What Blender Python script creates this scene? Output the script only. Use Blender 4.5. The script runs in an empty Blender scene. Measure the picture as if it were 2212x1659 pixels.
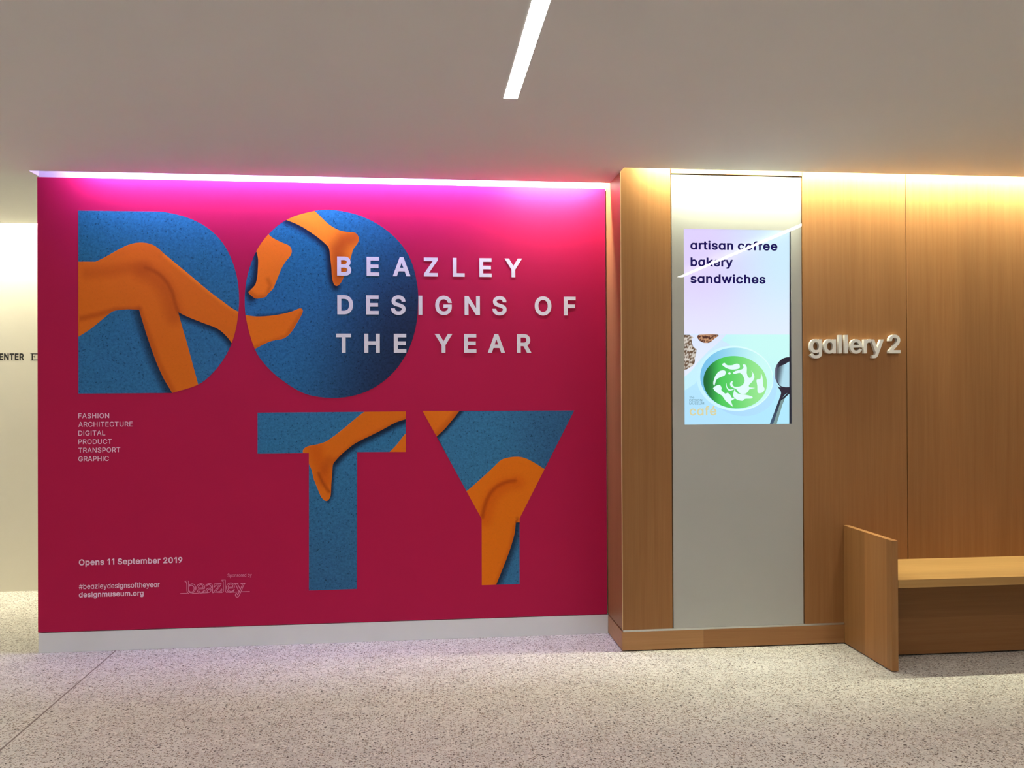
import bpy, bmesh, math, random
import numpy as np
from mathutils import Vector, Matrix
from mathutils.geometry import delaunay_2d_cdt

sc = bpy.context.scene
col = sc.collection
random.seed(7)

# ------------------------------------------------------------------ camera
F_PX, YAW, PITCH, ROLL = 1867.68, 0.1063, 0.0044, -0.0042
CAM_H = 1.5
def _axes():
    cy, sy = math.cos(YAW), math.sin(YAW)
    cp, sp = math.cos(PITCH), math.sin(PITCH)
    cr, sr = math.cos(ROLL), math.sin(ROLL)
    A = np.array([[cy, -sy, 0], [sy, cy, 0], [0, 0, 1]])
    B = np.array([[1, 0, 0], [0, cp, sp], [0, -sp, cp]])
    C = np.array([[cr, 0, sr], [0, 1, 0], [-sr, 0, cr]])
    return C @ B @ A                      # rows: right, forward, up
AX = _axes()
cam_data = bpy.data.cameras.new('camera')
cam_data.sensor_width = 36.0
cam_data.lens = F_PX / 2212 * 36.0
cam_data.clip_start = 0.05
cam = bpy.data.objects.new('camera', cam_data)
col.objects.link(cam)
m = Matrix.Identity(4)
for i in range(3):
    m[i][0] = AX[0][i]; m[i][1] = AX[2][i]; m[i][2] = -AX[1][i]
m[2][3] = CAM_H
cam.matrix_world = m
sc.camera = cam

# ------------------------------------------------------------------ world, view
world = bpy.data.worlds.new('world'); sc.world = world
world.use_nodes = True
bg = world.node_tree.nodes['Background']
bg.inputs[0].default_value = (0.88, 0.90, 0.90, 1); bg.inputs[1].default_value = 0.34
vs = sc.view_settings
sc.display_settings.display_device = 'sRGB'
vs.view_transform = 'Standard'; vs.look = 'None'; vs.exposure = 0.0; vs.gamma = 1.0; vs.use_curve_mapping = False

# lamp levels (the lamps themselves are built further down)
CEILING_LAMP = (1.00, 0.985, 0.95, 50.0)
COVE_POSTER = (0.61, 0.52, 1.26, 195.0)
COVE_POSTER_END = (1.0, 0.98, 0.96, 540.0)
COVE_WOOD = (0.95, 0.98, 0.74, 320.0)
COVE_FAR = (1.0, 0.94, 0.70, 380.0)
SCREEN_GAIN = 1.05

# ------------------------------------------------------------------ measured places (metres)
YA, YW, YF = 5.184, 4.814, 6.80          # poster face, wood face, far wall
X0, X1, XW = -2.165, 1.1305, 1.1367      # poster ends, wood corner
Z0, Z1, ZK, H = 0.1188, 2.7138, 0.1112, 2.7236
LIP_A, LIP_W, LIP_F = YA - 0.1027, YW - 0.0969, YF - 0.10
PL, PR, PT, PB = 1.4373, 2.2122, 2.7178, 0.1145
SEAM, XB, DB, HB = 2.8517, 2.4565, 0.515, 0.69
XL, XR, YR = -5.0, 6.6, -2.6             # side and rear walls

def ray(u, v):
    d = np.array([(u - 1106) / F_PX, 1.0, -(v - 829.5) / F_PX])
    return AX.T @ d
def on_y(u, v, y):                        # where a sight line meets the upright plane y
    d = ray(u, v); t = y / d[1]
    return float(d[0] * t), float(CAM_H + d[2] * t)

# ------------------------------------------------------------------ helpers
def lin(c):
    return tuple(((x / 255) / 12.92 if x / 255 <= 0.04045 else ((x / 255 + 0.055) / 1.055) ** 2.4) for x in c)
def alb(c, scale):
    return tuple(min(0.93, x / scale) for x in lin(c))

def link(o, parent=None, mat=None):
    col.objects.link(o)
    if parent: o.parent = parent
    if mat is not None:
        if len(o.data.materials) == 0: o.data.materials.append(mat)
    return o
def tag(o, label, cat, group=None):
    o['label'] = label; o['category'] = cat
    if group: o['group'] = group
    return o
def thing(name, label, cat, loc=(0, 0, 0), group=None):
    o = bpy.data.objects.new(name, None); o.empty_display_size = 0.1
    col.objects.link(o); o.location = loc
    return tag(o, label, cat, group)
def bm_obj(name, bm, mat, parent=None, world_space=True):
    me = bpy.data.meshes.new(name)
    bmesh.ops.recalc_face_normals(bm, faces=bm.faces)
    bm.to_mesh(me); bm.free()
    o = bpy.data.objects.new(name, me)
    link(o, parent, mat)
    if parent is not None and world_space:
        o.matrix_parent_inverse = Matrix.Translation(-parent_loc(parent))
    return o
def parent_loc(p):
    v = Vector((0, 0, 0))
    while p is not None:
        v += p.location; p = p.parent
    return v
def box(bm, x0, x1, y0, y1, z0, z1, bevel=0.0):
    vs_ = [bm.verts.new(p) for p in ((x0, y0, z0), (x1, y0, z0), (x1, y1, z0), (x0, y1, z0), (x0, y0, z1), (x1, y0, z1), (x1, y1, z1), (x0, y1, z1))]
    fs = [bm.faces.new([vs_[i] for i in f]) for f in ((0, 3, 2, 1), (4, 5, 6, 7), (0, 1, 5, 4), (1, 2, 6, 5), (2, 3, 7, 6), (3, 0, 4, 7))]
    if bevel:
        es = list({e for f in fs for e in f.edges})
        bmesh.ops.bevel(bm, geom=es, offset=bevel, segments=2, affect='EDGES', profile=0.5)
def box_obj(name, x0, x1, y0, y1, z0, z1, mat, parent=None, bevel=0.0):
    bm = bmesh.new(); box(bm, x0, x1, y0, y1, z0, z1, bevel)
    return bm_obj(name, bm, mat, parent)
def prism(bm, pts, z0, z1):               # upright prism over a plan outline
    a = [bm.verts.new((x, y, z0)) for x, y in pts]; b = [bm.verts.new((x, y, z1)) for x, y in pts]
    bm.faces.new(a); bm.faces.new(b)
    n = len(pts)
    for i in range(n): bm.faces.new((a[i], a[(i + 1) % n], b[(i + 1) % n], b[i]))
def structure(o):
    o['kind'] = 'structure'; return o

# ------------------------------------------------------------------ materials
def new_mat(name):
    mt = bpy.data.materials.new(name); mt.use_nodes = True
    nt = mt.node_tree; bs = nt.nodes['Principled BSDF']
    return mt, nt, bs
def mix_rgb(nt, blend, fac, a, b):
    n = nt.nodes.new('ShaderNodeMix'); n.data_type = 'RGBA'; n.blend_type = blend
    for sock, val in ((n.inputs[0], fac), (n.inputs[6], a), (n.inputs[7], b)):
        if hasattr(val, 'links'): nt.links.new(val, sock)
        elif isinstance(val, tuple): sock.default_value = (*val[:3], 1)
        else: sock.default_value = val
    return n.outputs[2]
def ramp(nt, src, stops):
    n = nt.nodes.new('ShaderNodeValToRGB')
    nt.links.new(src, n.inputs[0])
    el = n.color_ramp.elements
    while len(el) < len(stops): el.new(0.5)
    for e, (p, c) in zip(el, stops):
        e.position = p; e.color = (*c[:3], 1) if isinstance(c, tuple) else (c, c, c, 1)
    return n.outputs[0]
def noise(nt, scale, detail=3.0, vec=None, rough=0.55):
    n = nt.nodes.new('ShaderNodeTexNoise'); n.inputs['Scale'].default_value = scale
    n.inputs['Detail'].default_value = detail; n.inputs['Roughness'].default_value = rough
    if vec is not None: nt.links.new(vec, n.inputs['Vector'])
    return n.outputs[0]
def position(nt):
    return nt.nodes.new('ShaderNodeNewGeometry').outputs['Position']
def scaled(nt, vec, s):
    n = nt.nodes.new('ShaderNodeMapping'); nt.links.new(vec, n.inputs[0])
    n.inputs['Scale'].default_value = s
    return n.outputs[0]
def bump(nt, bs, height, strength, dist=0.002):
    n = nt.nodes.new('ShaderNodeBump'); n.inputs['Strength'].default_value = strength
    n.inputs['Distance'].default_value = dist
    nt.links.new(height, n.inputs['Height']); nt.links.new(n.outputs[0], bs.inputs['Normal'])

def paint(name, rgb, rough=0.6, mottle=0.04):
    mt, nt, bs = new_mat(name)
    pos = position(nt)
    n = noise(nt, 3.0, 3, pos)
    lo = tuple(c * (1 - mottle) for c in rgb)
    c = ramp(nt, n, [(0.3, lo), (0.7, rgb)])
    nt.links.new(c, bs.inputs['Base Color']); bs.inputs['Roughness'].default_value = rough
    fine = noise(nt, 350.0, 2, pos)
    bump(nt, bs, fine, 0.03, 0.0005)
    return mt

def wood(name, base, dark, grain='z', stave=0.0, rough=0.42):
    """Straight-grained veneer; grain runs along one axis, optional solid staves across it."""
    mt, nt, bs = new_mat(name)
    pos = position(nt)
    st = {'z': (38, 38, 1.1), 'x': (1.1, 38, 38), 'y': (38, 1.1, 38)}[grain]
    fi = {'z': (190, 190, 5.0), 'x': (5.0, 190, 190), 'y': (190, 5.0, 190)}[grain]
    br = {'z': (3.0, 3.0, 0.5), 'x': (0.5, 4, 4), 'y': (4, 0.5, 4)}[grain]
    n1 = noise(nt, 1.0, 4, scaled(nt, pos, st), 0.6)
    n2 = noise(nt, 1.0, 2, scaled(nt, pos, fi), 0.5)
    n3 = noise(nt, 1.0, 2, scaled(nt, pos, br), 0.5)
    c = ramp(nt, n1, [(0.28, dark), (0.62, base)])
    c = mix_rgb(nt, 'MULTIPLY', 0.5, c, ramp(nt, n2, [(0.3, 0.89), (0.7, 1.04)]))
    c = mix_rgb(nt, 'MULTIPLY', 0.8, c, ramp(nt, n3, [(0.3, 0.88), (0.7, 1.08)]))
    if stave:
        sep = nt.nodes.new('ShaderNodeSeparateXYZ'); nt.links.new(pos, sep.inputs[0])
        ax = {'z': 1, 'x': 2, 'y': 0}[grain]
        mth = nt.nodes.new('ShaderNodeMath'); mth.operation = 'MULTIPLY'; mth.inputs[1].default_value = 1 / stave
        nt.links.new(sep.outputs[ax], mth.inputs[0])
        fl = nt.nodes.new('ShaderNodeMath'); fl.operation = 'FLOOR'; nt.links.new(mth.outputs[0], fl.inputs[0])
        wn = nt.nodes.new('ShaderNodeTexWhiteNoise'); wn.noise_dimensions = '1D'; nt.links.new(fl.outputs[0], wn.inputs['W'])
        c = mix_rgb(nt, 'MULTIPLY', 0.9, c, ramp(nt, wn.outputs[0], [(0.0, (0.80, 0.78, 0.76)), (1.0, (1.12, 1.10, 1.08))]))
    nt.links.new(c, bs.inputs['Base Color'])
    bs.inputs['Roughness'].default_value = rough
    bs.inputs['Specular IOR Level'].default_value = 0.25
    bump(nt, bs, n2, 0.05, 0.001)
    return mt

def emitter(name, rgbs):
    mt, nt, bs = new_mat(name)
    nt.nodes.remove(bs)
    e = nt.nodes.new('ShaderNodeEmission'); e.inputs[0].default_value = (*rgbs[:3], 1); e.inputs[1].default_value = rgbs[3]
    nt.links.new(e.outputs[0], nt.nodes['Material Output'].inputs[0])
    return mt

def plain(name, rgb, rough=0.5, metal=0.0, spec=0.5):
    mt, nt, bs = new_mat(name)
    pos = position(nt)
    n = noise(nt, 60.0, 2, pos)
    c = ramp(nt, n, [(0.3, tuple(x * 0.95 for x in rgb)), (0.7, rgb)])
    nt.links.new(c, bs.inputs['Base Color'])
    bs.inputs['Roughness'].default_value = rough; bs.inputs['Metallic'].default_value = metal
    bs.inputs['Specular IOR Level'].default_value = spec
    return mt

def terrazzo():
    mt, nt, bs = new_mat('terrazzo')
    pos = position(nt)
    big = noise(nt, 0.9, 3, pos)
    mid = noise(nt, 7.0, 4, pos, 0.65)
    base = ramp(nt, big, [(0.3, (0.60, 0.57, 0.51)), (0.7, (0.69, 0.66, 0.60))])
    base = mix_rgb(nt, 'MULTIPLY', 0.7, base, ramp(nt, mid, [(0.3, 0.80), (0.65, 1.08)]))
    def chips(scale, radius, share, colour, under, squash):
        wob = nt.nodes.new('ShaderNodeTexNoise'); wob.inputs['Scale'].default_value = scale * 1.1
        nt.links.new(pos, wob.inputs['Vector'])
        sub = nt.nodes.new('ShaderNodeVectorMath'); sub.operation = 'MULTIPLY_ADD'
        nt.links.new(wob.outputs['Color'], sub.inputs[0]); sub.inputs[1].default_value = (0.9 / scale,) * 3
        nt.links.new(pos, sub.inputs[2])
        v = nt.nodes.new('ShaderNodeTexVoronoi'); v.inputs['Scale'].default_value = scale
        nt.links.new(scaled(nt, sub.outputs[0], squash), v.inputs['Vector'])
        near = ramp(nt, v.outputs['Distance'], [(radius * 0.75, 1.0), (radius, 0.0)])
        sp = nt.nodes.new('ShaderNodeSeparateColor'); nt.links.new(v.outputs['Color'], sp.inputs[0])
        some = nt.nodes.new('ShaderNodeMath'); some.operation = 'LESS_THAN'; some.inputs[1].default_value = share
        nt.links.new(sp.outputs[0], some.inputs[0])
        f = nt.nodes.new('ShaderNodeMath'); f.operation = 'MULTIPLY'
        nt.links.new(near, f.inputs[0]); nt.links.new(some.outputs[0], f.inputs[1])
        return mix_rgb(nt, 'MIX', f.outputs[0], under, colour)
    c = chips(75, 0.55, 0.35, (0.76, 0.72, 0.65), base, (1, 1, 1))
    c = chips(85, 0.46, 0.45, (0.34, 0.27, 0.205), c, (1.5, 1, 1))
    c = chips(95, 0.44, 0.34, (0.15, 0.11, 0.08), c, (1, 1.6, 1))
    c = chips(58, 0.34, 0.26, (0.07, 0.055, 0.045), c, (1, 1.3, 1))
    nt.links.new(c, bs.inputs['Base Color'])
    bs.inputs['Roughness'].default_value = 0.5
    bs.inputs['Specular IOR Level'].default_value = 0.3
    return mt

def print_mat(name, rough=0.5):
    """Printed sheet: ink from the mesh's colour layer, paper grain by the layer's alpha."""
    mt, nt, bs = new_mat(name)
    at = nt.nodes.new('ShaderNodeVertexColor'); at.layer_name = 'ink'
    pos = position(nt)
    n = noise(nt, 70.0, 3, scaled(nt, pos, (1, 1, 1)), 0.75)
    sp = noise(nt, 95.0, 2, pos, 0.6)
    g = mix_rgb(nt, 'MULTIPLY', 1.0, ramp(nt, n, [(0.28, 0.70), (0.72, 1.28)]), ramp(nt, sp, [(0.30, 0.35), (0.38, 1.0)]))
    c2 = mix_rgb(nt, 'MULTIPLY', at.outputs['Alpha'], at.outputs['Color'], g)
    nt.links.new(c2, bs.inputs['Base Color'])
    bs.inputs['Roughness'].default_value = rough; bs.inputs['Specular IOR Level'].default_value = 0.12
    return mt

def screen_mat():
    mt, nt, bs = new_mat('screen_glow')
    at = nt.nodes.new('ShaderNodeVertexColor'); at.layer_name = 'ink'
    bs.inputs['Base Color'].default_value = (0.01, 0.01, 0.012, 1)
    bs.inputs['Roughness'].default_value = 0.09; bs.inputs['Specular IOR Level'].default_value = 0.2
    nt.links.new(at.outputs['Color'], bs.inputs['Emission Color'])
    bs.inputs['Emission Strength'].default_value = SCREEN_GAIN
    return mt

def pane_mat():
    mt, nt, bs = new_mat('clear_glass')
    nt.nodes.remove(bs)
    t = nt.nodes.new('ShaderNodeBsdfTransparent'); g = nt.nodes.new('ShaderNodeBsdfGlossy'); g.inputs['Roughness'].default_value = 0.003
    f = nt.nodes.new('ShaderNodeFresnel'); f.inputs[0].default_value = 1.5
    mx = nt.nodes.new('ShaderNodeMixShader')
    geo = nt.nodes.new('ShaderNodeNewGeometry')   # only the outer face mirrors; the inner one is bonded to the panel
    fr = nt.nodes.new('ShaderNodeMath'); fr.operation = 'SUBTRACT'; fr.inputs[0].default_value = 1.0
    nt.links.new(geo.outputs['Backfacing'], fr.inputs[1])
    mu = nt.nodes.new('ShaderNodeMath'); mu.operation = 'MULTIPLY'
    nt.links.new(f.outputs[0], mu.inputs[0]); nt.links.new(fr.outputs[0], mu.inputs[1])
    nt.links.new(mu.outputs[0], mx.inputs[0]); nt.links.new(t.outputs[0], mx.inputs[1]); nt.links.new(g.outputs[0], mx.inputs[2])
    nt.links.new(mx.outputs[0], nt.nodes['Material Output'].inputs[0])
    return mt

LIT = 0.68                                # light level on the poster the inks were matched at
OAK = (0.310, 0.142, 0.050); OAKD = (0.272, 0.119, 0.039)
M = {
    'floor': terrazzo(),
    'ceiling': paint('ceiling_paint', (0.75, 0.755, 0.745), 0.8, 0.015),
    'white': paint('white_wall_paint', (0.80, 0.79, 0.77), 0.6),
    'cream': paint('cream_wall_paint', (0.78, 0.74, 0.62), 0.6),
    'skirting': paint('white_skirting_paint', (0.80, 0.82, 0.82), 0.5),
    'room': paint('room_wall_paint', (0.80, 0.78, 0.75), 0.7),
    'core': plain('dark_void', (0.02, 0.017, 0.015), 0.8),
    'oak_v': wood('oak_veneer_upright', OAK, OAKD, 'z'),
    'oak_h': wood('oak_boards_lengthwise', OAK, OAKD, 'x', 0.21),
    'oak_seat': wood('oak_seat_boards', (0.42, 0.235, 0.080), (0.375, 0.20, 0.066), 'x'),
    'oak_end': wood('oak_staves_upright', (0.40, 0.195, 0.070), (0.35, 0.160, 0.052), 'z', 0.229),
    'oak_skirt': wood('pale_oak_skirting_board', (0.42, 0.215, 0.090), (0.37, 0.180, 0.070), 'x'),
    'oak_skirt_b': wood('oak_skirting_board', (0.345, 0.165, 0.064), (0.30, 0.135, 0.050), 'x'),
    'oak_edge': wood('pale_oak_lipping', (0.66, 0.44, 0.24), (0.55, 0.34, 0.17), 'z'),
    'alu': plain('brushed_aluminium', (0.62, 0.62, 0.60), 0.38, 1.0),
    'joint': plain('dark_joint', (0.24, 0.19, 0.16), 0.7),
    'magenta': None, 'print': print_mat('printed_photograph'),
    'whiteink': plain('white_lettering', (0.80, 0.80, 0.82), 0.5, 0, 0.3),
    'paleink': plain('pale_pink_lettering', alb((222, 178, 196), LIT), 0.5, 0, 0.3),
    'pinkline': plain('pink_outline_ink', alb((200, 118, 150), LIT), 0.5, 0, 0.3),
    'blackink': plain('black_lettering', (0.012, 0.011, 0.010), 0.5),
    'signwhite': plain('sign_white_enamel', (0.72, 0.69, 0.64), 0.4),
    'greypaint': paint('grey_backpaint', (0.47, 0.468, 0.43), 0.5, 0.02),
    'bezel': plain('screen_bezel', (0.015, 0.012, 0.05), 0.4),
    'screen': screen_mat(), 'pane': pane_mat(),
    'lamp': emitter('lamp_diffuser', CEILING_LAMP),
    'cove_a': emitter('cove_led_violet_white', COVE_POSTER),
    'cove_b': emitter('cove_led_neutral', COVE_POSTER_END),
    'cove_w': emitter('cove_led_warm', COVE_WOOD),
    'cove_f': emitter('cove_led_far', COVE_FAR),
}
M['magenta'] = paint('magenta_vinyl', alb((152, 18, 60), LIT), 0.55, 0.02)
M['magenta'].node_tree.nodes['Principled BSDF'].inputs['Specular IOR Level'].default_value = 0.15

# ------------------------------------------------------------------ the setting
structure(box_obj('floor', XL, XR, YR, YF + 0.3, -0.15, 0.0, M['floor']))
bm = bmesh.new()
prism(bm, [(XL, YR), (XR, YR), (XR, LIP_W), (XW, LIP_W), (XW, LIP_A), (X0, LIP_A), (X0, LIP_F), (XL, LIP_F)], H, H + 0.24)
structure(bm_obj('ceiling', bm, M['ceiling']))
bm = bmesh.new()
box(bm, XL, XR, LIP_W - 0.3, YF + 0.3, H + 0.241, H + 0.30)
structure(bm_obj('trim_1', bm, M['white']))               # closes the light slots from above
structure(box_obj('wall_left', X0, XW + 0.06, YA + 0.02, YA + 0.34, 0, H + 0.24, M['white']))
structure(box_obj('wall_far', XL, 0.9, YF, YF + 0.2, 0, H + 0.24, M['cream']))
structure(box_obj('wall_side', 0.7, 0.9, YA + 0.34, YF, 0, H + 0.24, M['room']))
structure(box_obj('wall_west', XL - 0.2, XL, YR, YF + 0.2, -0.1, H + 0.24, M['room']))
structure(box_obj('wall_east', XR, XR + 0.2, YR, YF + 0.2, -0.1, H + 0.24, M['room']))
structure(box_obj('baseboard_left', X0, XW, YA + 0.004, YA + 0.02, 0, Z0 - 0.004, M['skirting'], None, 0.0015))

# wood-clad wall: a dark core carrying veneered panels with open joints
wr = structure(box_obj('wall_right', XW + 0.022, XR, YW + 0.022, YA + 0.34, 0, H + 0.24, M['core']))
TOPZ = H + 0.238
def clad(x0, x1, z0, z1):
    return box_obj('cladding_panel', x0, x1, YW, YW + 0.021, z0, z1, M['oak_v'], wr, 0.001)
zb = ZK + 0.012
clad(XW + 0.004, PL - 0.008, zb, TOPZ)
clad(PL - 0.003, PR + 0.002, PT + 0.005, TOPZ)
clad(PR + 0.004, SEAM - 0.002, zb, TOPZ)
clad(SEAM + 0.002, SEAM + 1.22, zb, TOPZ)
clad(SEAM + 1.224, SEAM + 2.44, zb, TOPZ)
clad(SEAM + 2.444, XR, zb, TOPZ)
box_obj('return_panel', XW, XW + 0.021, YW + 0.005, YA + 0.02, zb, TOPZ, M['oak_v'], wr, 0.0005)
structure(box_obj('trim_2', XW - 0.0005, XW + 0.004, YW - 0.0005, YW + 0.005, zb, TOPZ, M['oak_edge']))
bm = bmesh.new()
box(bm, XW, 1.612, YW, YW + 0.021, 0.007, ZK, 0.0008)
box(bm, XW, XW + 0.021, YW + 0.0215, YA + 0.003, 0.007, ZK, 0.001)
structure(bm_obj('baseboard_right', bm, M['oak_skirt']))
structure(box_obj('baseboard_right', 1.6122, XB, YW, YW + 0.021, 0.007, ZK, M['oak_skirt_b'], None, 0.0008))
structure(box_obj('trim_3', XW + 0.006, XB, YW + 0.001, YW + 0.021, ZK + 0.0005, ZK + 0.0115, M['alu']))
structure(box_obj('trim_4', -1.746, -1.738, YR, YA + 0.004, -0.001, 0.0006, M['joint']))   # movement joint in the floor

# ------------------------------------------------------------------ lamps
def ceiling_lamp(xc, label, y0=0.29, y1=3.62):
    t = thing('linear_ceiling_light', label, 'ceiling light', (xc, (y0 + y1) / 2, H), 'linear ceiling lights')
    w = 0.0305
    box_obj('diffuser', xc - w + 0.0015, xc + w - 0.0015, y0 + 0.0015, y1 - 0.0015, H - 0.004, H - 0.0005, M['lamp'], t)
    bm = bmesh.new()
    box(bm, xc - w, xc - w + 0.0014, y0, y1, H - 0.0045, H - 0.0003)
    box(bm, xc + w - 0.0014, xc + w, y0, y1, H - 0.0045, H - 0.0003)
    box(bm, xc - w + 0.0014, xc + w - 0.0014, y0, y0 + 0.0014, H - 0.0045, H - 0.0003)
    box(bm, xc - w + 0.0014, xc + w - 0.0014, y1 - 0.0014, y1, H - 0.0045, H - 0.0003)
    bm_obj('trim_frame', bm, M['signwhite'], t)
    return t
ceiling_lamp(0.385, 'long white linear ceiling light running towards the poster wall, the only one in view')
ceiling_lamp(2.870, 'linear ceiling light mirrored as a slanting white streak in the grey glass panel')
ceiling_lamp(-2.100, 'linear ceiling light over the floor left of the poster, beyond the photo edge')
ceiling_lamp(-4.300, 'added, unseen short ceiling light brightening the far corner by the cream wall, beyond the photo edge', 5.25, 6.45)  # unseen lamp, added to brighten the far wall and floor

def cove(label, x0, x1, yb, z, runs, w=0.030, shielded=True):
    """A strip of light in a metal channel on the hidden side of the slot; shielded ones shine straight down."""
    t = thing('cove_light', label, 'cove light', ((x0 + x1) / 2, yb, z), 'light strips in the ceiling slots')
    for xa, xb, mt in runs:
        box_obj('led_strip', xa, xb, yb + 0.004, yb + 0.004 + w, z, z + 0.010, mt, t)
    bm = bmesh.new()
    box(bm, x0, x1, yb + 0.0005, yb + 0.0035, z - (0.001 if shielded else -0.002), z + 0.014)
    box(bm, x0, x1, yb + 0.0035, yb + w + 0.005, z + 0.0105, z + 0.014)
    if shielded: box(bm, x0, x1, yb + w + 0.005, yb + w + 0.008, z - 0.001, z + 0.014)
    bm_obj('mounting_channel', bm, M['alu'], t)
    return t
cove('violet-white light strip in the ceiling slot above the magenta poster', X0 + 0.22, XW - 0.03, LIP_A + 0.002, H + 0.09,
     [(X0 + 0.25, 0.55, M['cove_a']), (0.56, XW - 0.06, M['cove_b'])], 0.022, False)
cove('warm light strip in the ceiling slot above the wood cladding', XW + 0.11, XR - 0.1, LIP_W + 0.004, H + 0.085, [(XW + 0.14, XR - 0.12, M['cove_w'])])
cove('light strip in the ceiling slot above the far cream wall', XL + 0.1, X0 + 0.9, LIP_F + 0.004, H + 0.085, [(XL + 0.12, X0 + 0.88, M['cove_f'])])

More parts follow.
